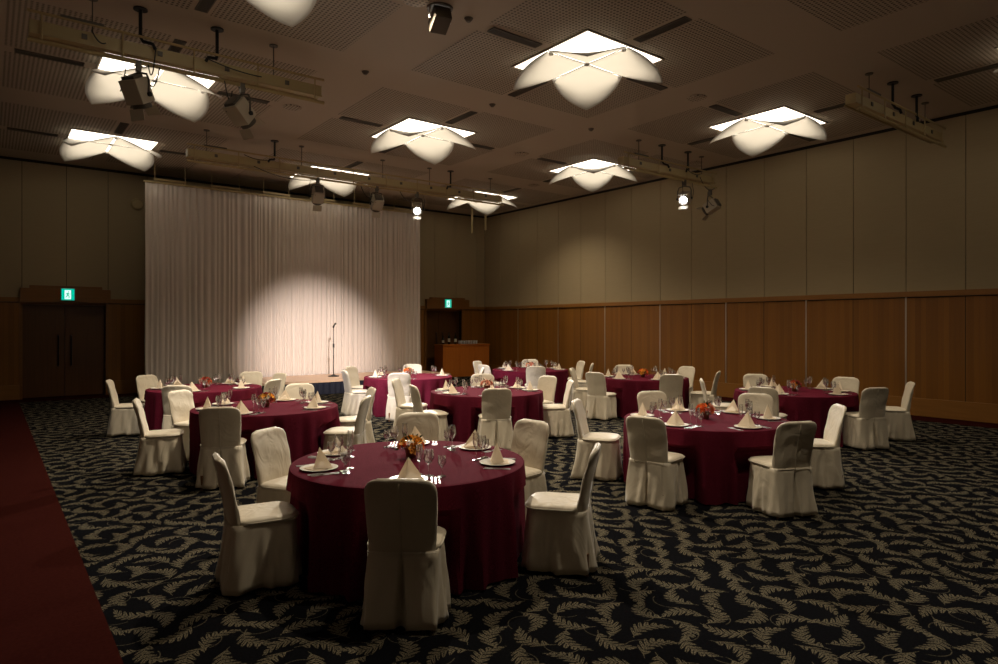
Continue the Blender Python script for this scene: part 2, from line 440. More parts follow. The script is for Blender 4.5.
def exit_sign(x, z, w_, h_, label):
    t = thing('exit_sign', label, 'sign', (x, YB-.14, z), 0, 'lit exit signs over the doors')
    MB().box(-w_/2-.01, w_/2+.01, -.05, 0, -h_/2-.01, h_/2+.01).build('case', M['signbox'], t)
    MB().box(-w_/2, w_/2, -.054, -.049, -h_/2, h_/2).build('green_face', M['green'], t)
    MB().box(-.26*w_, .24*w_, -.057, -.053, -h_*.42, h_*.38).build('white_doorway', M['signwhite'], t)
    g = MB(); s_ = h_; y0, y1 = -.060, -.0565          # running figure
    def limb(p, q, r):
        p, q = Vector(p), Vector(q); d = (q-p).normalized(); nrm = Vector((-d.y, d.x))*r
        a, b, c_, e = p+nrm, p-nrm, q-nrm, q+nrm
        g.add([(v.x*s_, y, v.y*s_) for y in (y0, y1) for v in (a, b, c_, e)], [(0, 1, 2, 3), (7, 6, 5, 4), (0, 4, 5, 1), (1, 5, 6, 2), (2, 6, 7, 3), (3, 7, 4, 0)])
    limb((.02, .13), (-.03, -.08), .055); limb((.0, .10), (.12, .02), .025); limb((.12, .02), (.19, .06), .022)
    limb((.0, .12), (-.12, .07), .025); limb((-.12, .07), (-.15, -.04), .022)
    limb((-.02, -.06), (.09, -.15), .035); limb((.09, -.15), (.07, -.33), .03)
    limb((-.04, -.06), (-.09, -.20), .035); limb((-.09, -.20), (-.20, -.26), .028)
    g.add([(s_*(.05+.05*math.cos(a*PI/6)), y, s_*(.22+.05*math.sin(a*PI/6))) for y in (y0, y1) for a in range(12)], [tuple(range(12)), tuple(range(23, 11, -1))]+[(a, (a+1) % 12, 12+(a+1) % 12, 12+a) for a in range(12)])
    g.build('running_figure', M['green'], t)
exit_sign(1.57, 2.56, .27, .28, 'green exit sign on the header of the left double door')
exit_sign(12.86, 2.56, .26, .29, 'green exit sign above the doorway behind the bar')
# ------------------------------------------------------------------ left and front walls, beside and behind the viewer
struct(MB().box(XL-.15, XL, YF, YB, -.06, CEIL).build('wall_left', M['plaster']))
struct(MB().box(XL, XR, YF-.15, YF, -.06, CEIL).build('wall_front', M['plaster']))
# ------------------------------------------------------------------ ceiling lamps
def lamp_meshes():
    out = {}
    h = .80
    out['light_panel'] = (MB().quad((-h, -h, -.012), (h, -h, -.012), (h, h, -.012), (-h, h, -.012)).mesh('light_panel', M['panel']))
    fr = MB(); o_, i_ = .825, .80
    fr.box(-o_, o_, -o_, -i_, -.022, 0).box(-o_, o_, i_, o_, -.022, 0).box(-o_, -i_, -i_, i_, -.022, 0).box(i_, o_, -i_, i_, -.022, 0)
    out['frame'] = fr.mesh('frame', M['frame'])
    def pet(u, v):
        s_ = .78
        gap = .026
        du = .125*4*v*(1-v)*u; dv = .125*4*u*(1-u)*v
        x, y = gap+u*s_+du*(.6+.4*u)-.0, gap+v*s_+dv*(.6+.4*v)
        e = .035*(u+v)/2
        return (x, y, -.022-.6*e-.325*(u*v)**.95-.028*math.sin(PI*u)*math.sin(PI*v))
    out['petal'] = MB().grid(pet, 18, 18).mesh('petal', M['petal'], smooth=True, solid=.008)
    r = MB()
    for k in range(4):
        a = k*PI/2; c_, s_ = math.cos(a), math.sin(a)
        r.tube([(c_*t, s_*t, -.026-.012*math.sin(PI*t/.8)) for t in (0, .2, .4, .6, .8)], .0065, 6)
    r.lathe([(0, -.05), (.045, -.046), (.045, -.02), (0, -.014)], 12)
    out['rib'] = r.mesh('rib', M['rib'], smooth=True)
    out['stud'] = MB().lathe([(0, -.065), (.03, -.062), (.035, -.05), (.035, -.02), (0, -.012)], 12).mesh('stud', M['stud'], smooth=SM)
    return out
LM = lamp_meshes()
colname = {0: 'left', 1: 'middle', 2: 'right'}
lampdesc = {(1, 1): 'largest four-petal ceiling lamp, near the top centre of the ceiling', (2, 1): 'four-petal ceiling lamp close to the right wall, nearest complete one',
            (1, 2): 'four-petal ceiling lamp in the middle row before the stage batten', (2, 2): 'four-petal ceiling lamp beside the short batten with a lit spotlight',
            (0, 2): 'four-petal ceiling lamp half hidden by the front left batten', (0, 3): 'four-petal ceiling lamp above the left end of the white curtain',
            (1, 3): 'four-petal ceiling lamp half hidden by the long stage batten', (2, 3): 'four-petal ceiling lamp over the back right corner by two hanging pipes',
            (0, 0): 'four-petal ceiling lamp above and left of the viewer, outside the picture', (1, 0): 'four-petal ceiling lamp above the picture, right of the viewer',
            (0, 1): 'four-petal ceiling lamp cut off by the top edge, upper left', (2, 0): 'four-petal ceiling lamp cut off by the right picture edge'}
lampref = {(1, 1): 'the largest ceiling lamp', (2, 1): 'the lamp close to the right wall', (1, 2): 'the middle lamp before the stage batten',
           (2, 2): 'the lamp beside the lit spotlight batten', (0, 2): 'the lamp behind the front left batten', (0, 3): 'the lamp over the left curtain end',
           (1, 3): 'the lamp behind the stage batten', (2, 3): 'the lamp over the back right corner', (0, 1): 'the lamp cut off at the top edge', (2, 0): 'the lamp cut off at the right edge'}
vent_mesh = MB()
vent_mesh.mat(0).box(-.065, .065, -.42, .42, -.012, -.002).mat(1)
vent_mesh.box(-.078, -.065, -.435, .435, -.016, 0).box(.065, .078, -.435, .435, -.016, 0).box(-.065, .065, -.435, -.42, -.016, 0).box(-.065, .065, .42, .435, -.016, 0)
for k in range(-20, 21): vent_mesh.box(-.065, .065, k*.02-.003, k*.02+.003, -.015, -.011)
vent_mesh = vent_mesh.mesh('air_vent', [M['slot'], M['slotf']])
# vents that the photo shows: direction index 0=+X 1=+Y 2=-X 3=-Y
VSEEN = {(1, 1): (0, 1, 2, 3), (2, 1): (0, 1, 2, 3), (1, 2): (0, 1, 2, 3), (2, 2): (1, 2), (0, 2): (0, 1, 2, 3), (0, 3): (0, 2, 3), (1, 3): (3,), (2, 3): (3,), (0, 1): (1,), (2, 0): (1,), (1, 0): (1,)}
vdir = {0: 'right of', 1: 'beyond', 2: 'left of', 3: 'nearer than'}
lampref[(1, 0)] = 'a lamp outside the picture at top centre'
for (i, j), desc in lampdesc.items():
    t = thing('ceiling_lamp', desc, 'ceiling lamp', (LX[i], LY[j], CEIL-.004), 0, 'four-petal ceiling lamps')
    link('light_panel', LM['light_panel'], t); link('frame', LM['frame'], t); link('rib', LM['rib'], t)
    for k in range(4):
        p = link('petal', LM['petal'], t); p.rotation_euler = (0, 0, k*PI/2)
        s_ = link('stud', LM['stud'], t); s_.location = (.74*math.cos(k*PI/2), .74*math.sin(k*PI/2), -.012)
for (i, j), ds in VSEEN.items():
    for d in ds:
        if (i, j) == (1, 0): continue
        a = d*PI/2; v = link('air_vent', vent_mesh); v.location = (LX[i]+1.42*math.cos(a), LY[j]+1.42*math.sin(a), CEIL-.004); v.rotation_euler = (0, 0, a+PI/2)
        tag(v, 'dark slotted ceiling vent %s %s' % (vdir[d], lampref[(i, j)]), 'air vent', 'ceiling air vents')
# round flush fittings and small detectors on the ceiling
disc = MB().lathe([(0, -.016), (.15, -.015), (.165, -.008), (.17, 0)], 28)
dm = disc.mesh('ceiling_disc', M['perf'], smooth=SM)  # plain flush disc, gives no light itself
for (x, y), lb in (((9.95, 7.1), 'round flush ceiling fitting between the largest and the right lamp'), ((9.95, 11.95), 'round flush ceiling fitting left of the lamp beside the lit batten'),
                   ((4.45, 12.0), 'round flush ceiling fitting past the right end of the front left batten'), ((13.9, 9.95), 'round flush ceiling fitting behind the short batten on the right'), ((12.45, 14.42), 'round flush ceiling fitting added in front of the back right corner lamp'), ((4.2, 7.1), 'round flush ceiling fitting added just above the picture, beside the ceiling spotlight')):  # last two discs are added to go with fill spots
    o = link('ceiling_disc', dm); o.location = (x, y, CEIL-.004); tag(o, lb, 'ceiling_fitting', 'round ceiling fittings')
det = MB().lathe([(0, -.05), (.025, -.048), (.04, -.03), (.055, -.012), (.06, 0)], 14).mesh('smoke_detector', M['slotf'], smooth=SM)
for (x, y), lb in (((7.29, 9.6), 'small dark ceiling detector right of the middle lamp'), ((9.8, 9.55), 'small dark ceiling detector below the largest lamp'),
                   ((4.75, 9.6), 'small dark ceiling detector beside the end of the front left batten'), ((5.0, 7.1), 'small dark ceiling detector beside the ceiling spotlight at the top edge')):
    o = link('smoke_detector', det); o.location = (x, y, CEIL-.004); tag(o, lb, 'detector', 'small ceiling detectors')
t = thing('ceiling_spotlight', 'dark ceiling spotlight on a round base cut by the top edge', 'spotlight', (4.55, 7.1, CEIL-.004))
MB().lathe([(0, -.02), (.16, -.018), (.17, 0)], 24).build('base_plate', M['slotf'], t, smooth=SM)
Q = Matrix.Translation((0, 0, -.16)) @ (CAIM-CSPOT).to_track_quat('X', 'Z').to_matrix().to_4x4()
MB().box(-.15, .13, -.11, .11, -.09, .09, Q).build('housing', M['fixture_dark'], t, bevel=.012)
MB().tube([(-.15, 0, -.02), (-.15, 0, -.16)], .014).build('bracket', M['stud'], t)
MB().tube([(.15, 0, -.02), (.15, 0, -.16)], .014).build('bracket', M['stud'], t)
# ------------------------------------------------------------------ lighting battens
def batten(label, x0, x1, y, hangers, drops, cables):
    t = thing('lighting_batten', label, 'lighting batten', ((x0+x1)/2, y, CEIL), 0, 'ceiling lighting battens')
    L = (x1-x0)/2; cx = (x0+x1)/2
    MB().box(-L, L, -.06, .10, -.60, -.45).build('trunking', M['batten'], t, bevel=.006)
    MB().box(-L, L, -.085, -.06, -.62, -.60).box(-L, L, .10, .12, -.62, -.60).build('trunking_lip', M['batten2'], t)
    MB().tube([(-L-.02, -.10, -.37), (L+.02, -.10, -.37)], .017).build('upper_rail', M['batten2'], t)
    MB().tube([(-L-.02, -.10, -.71), (L+.02, -.10, -.71)], .024).build('lower_rail', M['batten2'], t)
    n = max(3, round(2*L/.95)); m = MB(); so = MB()
    for k in range(n+1):
        x = -L+.12+(2*L-.24)*k/n
        MB().tube([(x, -.10, -.36), (x, -.10, -.71)], .011).build('strut', M['batten2'], t)
        if k < n: MB().box(x+.4, x+.46, -.075, -.058, -.55, -.49).build('socket', M['fixture_dark'], t)
    MB().box(-L+.30, -L+.75, -.12, -.085, -.365, -.335).build('cable_tray', M['fixture_dark'], t)
    for hx in hangers:
        x = hx-cx
        MB().tube([(x, 0, -.005), (x, 0, -.46)], .008, 6).lathe([(0, -.02), (.06, -.018), (.06, -.002), (0, 0)], 12, (x, 0, 0)).build('hanger_rod', M['fixture_dark'], t)
    for hx, s_ in drops:
        x = hx-cx
        MB().tube([(x, -.06, -.005), (x, -.06, -.36), (x+.02*s_, -.09, -.42), (x+.13*s_, -.12, -.44), (x+.16*s_, -.13, -.50)], .022).lathe([(0, -.02), (.085, -.018), (.085, -.002), (0, 0)], 14, (x, -.06, 0)).build('power_drop_pipe', M['black'], t, smooth=SM)
    for pts in cables:
        MB().tube([(p[0]-cx, p[1]-y, p[2]-CEIL) for p in pts], .008, 6).build('cable', M['cable'], t, smooth=True)
    return t
def sag(p, q, d, n=9):
    return [(p[0]+(q[0]-p[0])*i/n, p[1]+(q[1]-p[1])*i/n, p[2]+(q[2]-p[2])*i/n-d*4*(i/n)*(1-i/n)) for i in range(n+1)]
batten('front left lighting batten crossing before a petal lamp, two unlit spotlights below', .38, 3.96, 9.52, (1.02, 3.26), ((1.54, 1), (2.47, -1)),
       [sag((1.70, 9.38, 5.34), (1.62, 9.40, 5.12), .22), sag((2.30, 9.38, 5.38), (3.05, 9.40, 5.30), .03), sag((1.75, 9.40, 5.12), (1.62, 9.44, 4.95), .16), sag((2.55, 9.4, 5.13), (2.75, 9.45, 4.9), .2), sag((1.0, 9.4, 5.40), (1.15, 9.4, 5.28), .06)])
batten('long lighting batten crossing above the stage curtain with three spotlights', 3.2, 11.3, 14.5, (3.58, 5.6, 7.64, 8.98, 10.94), ((4.97, -1), (9.59, -1)),
       [sag((4.5, 14.36, 5.2), (6.0, 14.4, 5.13), .12), sag((7.0, 14.4, 5.13), (7.40, 14.45, 5.0), .2), sag((8.05, 14.4, 5.13), (8.5, 14.42, 4.98), .15), sag((4.3, 14.38, 5.42), (4.9, 14.38, 5.40), .05)])
batten('short lighting batten before the right wall with one dazzling spotlight', 10.68, 13.95, 9.51, (11.24, 13.52), ((11.96, 1), (12.91, -1)),
       [sag((12.62, 9.4, 5.12), (12.75, 9.4, 4.80), .25), sag((13.3, 9.4, 5.3), (13.9, 9.4, 5.12), .16), sag((12.75, 9.38, 5.42), (13.3, 9.38, 5.36), .06)])
batten('bare lighting batten at upper right without any spotlight', 10.58, 14.1, 4.72, (11.18, 13.46), ((11.92, 1), (12.91, -1)),
       [sag((12.75, 4.6, 5.50), (12.95, 4.6, 5.40), .1)])
def fixture(loc, aim, label, lit):
    t = thing('stage_spotlight', label, 'spotlight', loc, 0, 'spotlights hung from the battens')
    MB().box(-.03, .03, -.035, .035, -.10, .03).tube([(-.05, 0, -.03), (.05, 0, -.03)], .012).build('clamp', M['fixture_dark'], t)
    d = Vector(aim)-Vector((loc[0], loc[1], loc[2]-.40)); yaw = math.atan2(d.y, d.x); pit = math.atan2(d.z, math.hypot(d.x, d.y))
    R = Matrix.Translation((0, 0, -.40)) @ Matrix.Rotation(yaw, 4, 'Z') @ Matrix.Rotation(-pit, 4, 'Y')
    Y = Matrix.Rotation(yaw, 4, 'Z')
    pts = [(0, -.15, -.40), (0, -.155, -.22), (0, -.12, -.14), (0, 0, -.115), (0, .12, -.14), (0, .155, -.22), (0, .15, -.40)]
    MB().tube([Y @ Vector(p) for p in pts], .013).build('yoke', M['fixture_dark'], t, smooth=True)
    h = MB().box(-.20, .10, -.125, .125, -.12, .12, R)
    for k in range(5): h.box(-.17+k*.05, -.15+k*.05, -.10, .10, .12, .135, R)
    h.build('housing', M['fixture'], t, bevel=.015)
    MB().box(-.24, -.20, -.09, .09, -.09, .09, R).build('rear_cap', M['fixture_dark'], t, bevel=.01)
    MB().lathe([(.10, 0), (.115, .02), (.115, .06), (.105, .06), (.10, .02)], 20, mtx=R @ Matrix.Translation((.10, 0, 0)) @ Matrix.Rotation(PI/2, 4, 'Y')).build('lens_ring', M['fixture_dark'], t, smooth=SM)
    MB().lathe([(0, .035), (.06, .03), (.10, .012)], 20, mtx=R @ Matrix.Translation((.10, 0, 0)) @ Matrix.Rotation(PI/2, 4, 'Y')).build('lens', M['lens_on' if lit else 'lens_off'], t, smooth=True)
    for s_ in (-1, 1):
        q = R @ Matrix.Translation((.15, 0, s_*.125)) @ Matrix.Rotation(-s_*.30, 4, 'Y')
        MB().box(0, .14, -.10, .10, -.003, .003, q).build('barn_door', M['fixture'], t)
    for s_ in (-1, 1):
        MB().lathe([(0, 0), (.03, .002), (.03, .03), (0, .034)], 10, mtx=Matrix.Translation((0, 0, -.40)) @ Y @ Matrix.Rotation(-s_*PI/2, 4, 'X') @ Matrix.Translation((0, 0, .15))).build('tilt_knob', M['black'], t, smooth=SM)
    MB().tube([Y @ Vector((-.02, .17, -.05)), Y @ Vector((-.03, .20, -.25)), Y @ Vector((-.12, .16, -.38)), Y @ Vector((-.2, .08, -.40))], .007, 6).build('power_lead', M['cable'], t, smooth=True)
    return t
fixture(*FIX['a'], 'unlit grey spotlight hanging before the glowing lamp petals, upper left', False)
fixture(*FIX['b'], 'unlit grey spotlight under the right part of the front left batten', False)
fixture(*FIX['c'], 'leftmost of three spotlights under the stage batten', False)
fixture(*FIX['d'], 'middle unlit spotlight under the stage batten', False)
fixture(*FIX['e'], 'lit spotlight under the stage batten, at the top right of the curtain', True)
fixture(*FIX['f'], 'dazzling lit spotlight under the short right-hand batten', True)
fixture(*FIX['g'], 'unlit spotlight at the right end of the short batten', False)
# two pipes hanging down in the back right corner
for x, y, l, lb in ((13.17, 18.5, .87, 'left of two thin pale pipes hanging from the ceiling corner'), (13.75, 18.5, .72, 'right of two thin pale pipes hanging from the ceiling corner')):
    o = MB().tube([(0, 0, 0), (0, 0, -l)], .035, 12).lathe([(0, -.02), (.07, -.018), (.07, 0)], 14).build('hanging_pipe', M['batten'], smooth=SM)
    o.location = (x, y, CEIL); tag(o, lb, 'pipe', 'pale hanging pipes')
# ------------------------------------------------------------------ curtain, rail, stage, microphone
CX0, CX1, CY, CT = 3.07, 10.93, 18.25, 5.34
random.seed(4)
xs, x = [], CX0
fold = []
while x < CX1:
    wv = random.choice((.03, .045, .06, .08, .11)); fold.append((x, wv, random.uniform(.3, .6)*wv+.006)); x += wv
m = MB(); nz = 14; cols = []
prev = 0
for i, (x, wv, amp) in enumerate(fold):
    for q in range(4): cols.append((x+wv*q/4, amp*math.sin(PI*q/4)*(1 if i % 2 else -1)))
cols.append((CX1, 0))
verts = []
for cx_, off in cols:
    for k in range(nz+1):
        z = .015+(CT-.015)*k/nz; fl = .45+.55*(1-k/nz)
        verts.append((cx_+.012*math.sin(cx_*3+z*1.3)*(1-k/nz), CY+off*fl*1.0+.02*math.sin(cx_*2.1)*(1-k/nz), z))
faces = [(i*(nz+1)+k, (i+1)*(nz+1)+k, (i+1)*(nz+1)+k+1, i*(nz+1)+k+1) for i in range(len(cols)-1) for k in range(nz)]
m.add(verts, faces)
o = m.build('stage_curtain', M['curtain'], smooth=True, solid=.003); tag(o, 'tall pleated white curtain hanging behind the stage, pink-lit at its foot', 'curtain')
t = thing('curtain_rail', 'pale curtain rail with brackets along the top of the white curtain', 'curtain rail', ((CX0+CX1)/2, CY, CEIL))
L = (CX1-CX0)/2+.03
MB().box(-L, L, -.03, .03, -.50, -.455).build('track', M['batten'], t)
for k in range(6):
    x = -L+.6+k*(2*L-1.2)/5
    MB().tube([(x-.35, 0, 0), (x-.35, 0, -.46)], .008, 6).tube([(x+.35, 0, 0), (x+.35, 0, -.46)], .008, 6).box(x-.38, x+.38, -.02, .02, -.42, -.375).build('bracket', M['batten2'], t)
SX0, SX1, SY0, SY1, SZ = 5.2, 10.75, 16.2, 18.12, .38
t = thing('stage', 'low stage with pale wooden deck and navy pleated skirt before the curtain', 'stage', ((SX0+SX1)/2, (SY0+SY1)/2, 0))
hx, hy = (SX1-SX0)/2, (SY1-SY0)/2
MB().box(-hx, hx, -hy, hy, SZ-.06, SZ).build('deck', M['deck'], t, bevel=.004)
sk = []
per = [(-hx, hy), (-hx, -hy), (hx, -hy), (hx, hy)]
for (a, b), (c_, d) in zip(per[:-1], per[1:]):
    n = int(math.hypot(c_-a, d-b)/.04)
    for k in range(n):
        u = k/n; nx, ny = (d-b), -(c_-a); ln = math.hypot(nx, ny); nx, ny = nx/ln, ny/ln
        o_ = -.02+.016*math.cos(k*PI/2)
        sk.append((a+(c_-a)*u-nx*o_*-1, b+(d-b)*u-ny*o_*-1))
MB().loft([[(p[0], p[1], z) for p in sk] for z in (.01, SZ-.065)], close=False).build('skirt', M['skirt'], t, smooth=SM, solid=.004)
MB().box(-hx+.1, hx-.1, -hy+.1, hy-.05, .0, SZ-.06).build('platform', M['black'], t)
t = thing('microphone_stand', 'black microphone on a straight round-base stand standing on the stage', 'microphone stand', (7.55, 17.2, SZ))
MB().lathe([(0, 0), (.15, 0), (.15, .02), (.05, .04), (.02, .06), (0, .06)], 24).build('base', M['black'], t, smooth=SM)
MB().tube([(0, 0, .05), (0, 0, .85)], .014).tube([(0, 0, .85), (0, 0, 1.36)], .010).build('pole', M['black'], t)
MB().lathe([(0, .80), (.024, .80), (.024, .90), (0, .90)], 12).build('clutch', M['black'], t)
MB().tube([(0, 0, 1.35), (.0, -.04, 1.39)], .016).build('clip', M['black'], t)
mc = MB().tube([(.0, .05, 1.36), (-.0, -.09, 1.44)], [.012, .019]).build('microphone', M['black'], t)
MB().ball((0, -.115, 1.455), .03, 12, 8).build('grille', M['fixture_dark'], mc, smooth=True)
o = MB().lathe([(.0, 0), (.15, 0), (.16, .03), (.12, .10), (0, .11)], 20, mtx=Matrix.Rotation(PI/2, 4, 'X')).build('wall_speaker', M['batten'], smooth=SM)
o.location = (3.12, YB, 5.0); tag(o, 'round pale wall speaker beside the upper left curtain edge', 'wall speaker')
# ------------------------------------------------------------------ bar counter with bottles and glasses
BX0, BX1, BY0, BY1, BZ = 12.28, 14.25, 18.95, 19.5, 1.13
t = thing('bar_counter', 'orange-brown wooden bar counter in the back right corner', 'bar counter', ((BX0+BX1)/2, BY0, 0))
hw = (BX1-BX0)/2
MB().box(-hw, hw, 0, BY1-BY0, 0, BZ-.05).build('body', M['bar'], t, bevel=.006)
MB().box(-hw-.02, hw+.02, -.03, BY1-BY0, BZ-.05, BZ).build('counter_top', M['bar'], t, bevel=.006)
for k in range(3):
    a = -hw+.06+k*(2*hw-.08)/3
    MB().box(a, a+(2*hw-.08)/3-.05, -.014, .0, .12, BZ-.14).build('front_panel', M['bar'], t, bevel=.005)
bot = thing('wine_bottle', 'dark wine bottle, leftmost on the bar counter', 'bottle', (12.44, 19.2, BZ), 0, 'wine bottles on the bar')
link('body', MB().lathe([(0, 0), (.036, 0), (.038, .01), (.038, .19), (.03, .22), (.015, .25), (.014, .31), (0, .312)], 16).mesh('bottle_body', M['bottle'], smooth=SM), bot).name = 'body'
link('label', MB().lathe([(.0386, .06), (.0388, .06), (.0388, .15), (.0386, .15)], 16).mesh('paper_label', M['foil'], smooth=SM), bot).name = 'paper_label'
bot.scale = (1.15, 1.15, .95)
for x, y, s_, lb in ((12.72, 19.25, 1.35, 'tallest dark wine bottle in the middle on the bar counter'), (12.92, 19.15, 1.25, 'dark wine bottle on the bar counter nearest the glasses')):
    b = dup(bot, (x, y, BZ), 0, lb, 'wine bottles on the bar'); b.scale = (1.2, 1.2, s_)
M['tumbler'] = thin_cloth('tumbler_glass', (.75, .76, .76), (.8, .8, .8), .5)
tb = MB().lathe([(0, 0), (.032, 0), (.04, .12), (.037, .12), (.030, .01), (0, .01)], 14).mesh('tumbler', M['tumbler'], smooth=SM)
for k in range(12):
    r_, q = divmod(k, 6); x = 13.15+.115*q+(.0 if q < 2 else .08); y = 19.12+.14*r_
    o = link('tumbler', tb); o.location = (x, y, BZ); tag(o, 'clear tumbler on the bar, %s from the left in the %s row' % (('first', 'second', 'third', 'fourth', 'fifth', 'sixth')[q], ('front', 'rear')[r_]), 'glass', 'tumblers on the bar')
# ------------------------------------------------------------------ covered banquet chair (local +X faces the table)
def chair_meshes(seed):
    rnd = random.Random(seed); ph = [rnd.uniform(0, 6.28) for _ in range(12)]
    out = {}
    W = .212
    # backrest: rings going up, each a rounded slab outline
    def back_x(z):                      # centre line of the backrest
        u = (z-.42)/.48
        return -.172-.055*u-.045*u*u
    n = 28
    b = MB(); rings = []
    for i in range(21):
        z = .40+.50*(1-(1-i/20)**1.7)
        u = (z-.40)/.50; hwid = W*(.925+.11*math.sin(min(1, u*1.15)*PI/2)-.025*u)
        cut = max(0, z-.82)/.08
        if cut > 0: hwid = hwid-.078*(1-math.sqrt(max(0, 1-min(1, cut)**2)))-.0*cut
        th = .034*(1-.25*u)*(1 if i < 18 else (.93, .82, .62)[i-18])
        ring = []
        for k in range(n):
            a = 2*PI*k/n; ca, sa = math.cos(a), math.sin(a)
            px = th*math.copysign(abs(ca)**.7, ca); py = hwid*math.copysign(abs(sa)**.42, sa)
            bow = -.03*(1-(py/W)**2)+.02         # curved back
            wr = .004*math.sin(14*py+9*z+ph[0])+.003*math.sin(30*z+ph[1]+8*py)
            if ca < 0: wr += .006*math.exp(-(py/.012)**2)*-1
            ring.append((back_x(z)+px+bow*.8+wr*(1 if ca > 0 else -1), py, z))
        rings.append(ring)
    top = [(sum(p[0] for p in rings[-1])/n+(p[0]-sum(q[0] for q in rings[-1])/n)*.4, p[1]*.97, .908) for p in rings[-1]]
    rings.append(top)
    b.loft(rings, cap1=True, cap0=True)
    out['backrest'] = b.mesh('backrest', M['cover'], smooth=True)
    # outline of the seat: rounded front, straight sides
    def outline(grow, back, n=64):
        pts = []
        x0, x1, hw_, r = back, .245+grow, W+.012+grow, .09
        for k in range(n):
            a = 2*PI*k/n-PI; ca, sa = math.cos(a), math.sin(a)
            ex = 7 if ca < 0 else 4
            d = (abs(ca)**ex+abs(sa)**ex)**(-1/ex)
            cx_ = (x0+x1)/2; pts.append((cx_+d*ca*(x1-x0)/2, d*sa*hw_, a))
        return pts
    s_ = MB(); o0 = outline(0, -.17)
    prof = [(1.0, .452), (1.015, .465), (1.0, .478), (.95, .489), (.80, .496), (.5, .502), (.2, .504)]
    cxm = (.245-.17)/2
    s_.loft([[(cxm+(x-cxm)*k, y*k, z+.003*math.sin(9*x+ph[2])*math.sin(8*y+ph[3])) for x, y, a in o0] for k, z in prof], cap1=True, cap0=True)
    out['seat'] = s_.mesh('seat', M['cover'], smooth=True)
    p = MB(); p.tube([(x*1.0, y*1.0, .470) for x, y, a in outline(.004, -.15)[6:-5]], .0055, 6)
    out['piping'] = p.mesh('piping', M['pipe'], smooth=True)
    # skirt with flare, folds, and an inverted pleat at the back
    k_ = MB(); rings = []
    for i in range(11):
        u = i/10; z = .462-.437*u
        ring = []
        for x, y, a in outline(-.008+.034*u, -.212-.058*u**1.3, 168):
            fl = 1.35*(.012*math.sin(6*a+ph[4]+1.5*u)+.010*math.sin(11*a+ph[5]-2.5*u)+.006*math.sin(19*a+ph[6]+4*u))*u**.7*(.6 if abs(a) > 2.5 else 1)
            side = .010*math.sin(PI*min(1, u*1.2))*math.cos(2*a+ph[7])
            nx, ny = math.cos(a), math.sin(a)
            x2, y2 = x+(fl-side*.6)*nx, y+(fl-side*.6)*ny
            back = abs(abs(a)-PI) < .5
            if back and abs(y) < .05 and u > .12:   # pleat slit
                wdt = .008+.030*u; dd = max(0, 1-(abs(y)/wdt)**2) if abs(y) < wdt else 0
                x2 += .075*min(1, u*1.6)*dd
            ring.append((x2, y2, z+.006*math.sin(5*a+ph[8])*u))
        rings.append(ring)
    k_.loft(rings)
    out['skirt'] = k_.mesh('skirt', M['cover'], smooth=True, solid=.003)
    sm = MB(); sm.tube([(x-.003, y, .452) for x, y, a in outline(.006, -.213, 64) if x < -.19 and a > 0][:14][::-1]+[(x-.003, y, .452) for x, y, a in outline(.006, -.213, 64) if x < -.19 and a <= 0][:14], .0022, 5)
    out['waist_seam'] = sm.mesh('waist_seam', M['pipe'], smooth=True)
    cs = MB(); cs.tube([(back_x(.43+.045*i)-.034*(1-.25*(.03+.045*i)/.5)-.0085, 0, .43+.045*i) for i in range(11)], .003, 5); out['centre_seam'] = cs.mesh('centre_seam', M['pipe'], smooth=True)
    out['leg'] = MB().lathe([(0, 0), (.013, 0), (.016, .16), (0, .16)], 10).mesh('leg', M['leg'], smooth=SM)
    return out
CM = [chair_meshes(s_) for s_ in (3, 8, 21)]
protos = []
def make_chair(k):
    t = thing('banquet_chair', 'x', 'chair')
    for nm in ('backrest', 'seat', 'piping', 'skirt', 'waist_seam', 'centre_seam'): link(nm, CM[k][nm], t)
    for x, y in ((-.215, .185), (-.215, -.185), (.19, .165), (.19, -.165)):
        l = link('leg', CM[k]['leg'], t); l.location = (x, y, 0)
    return t
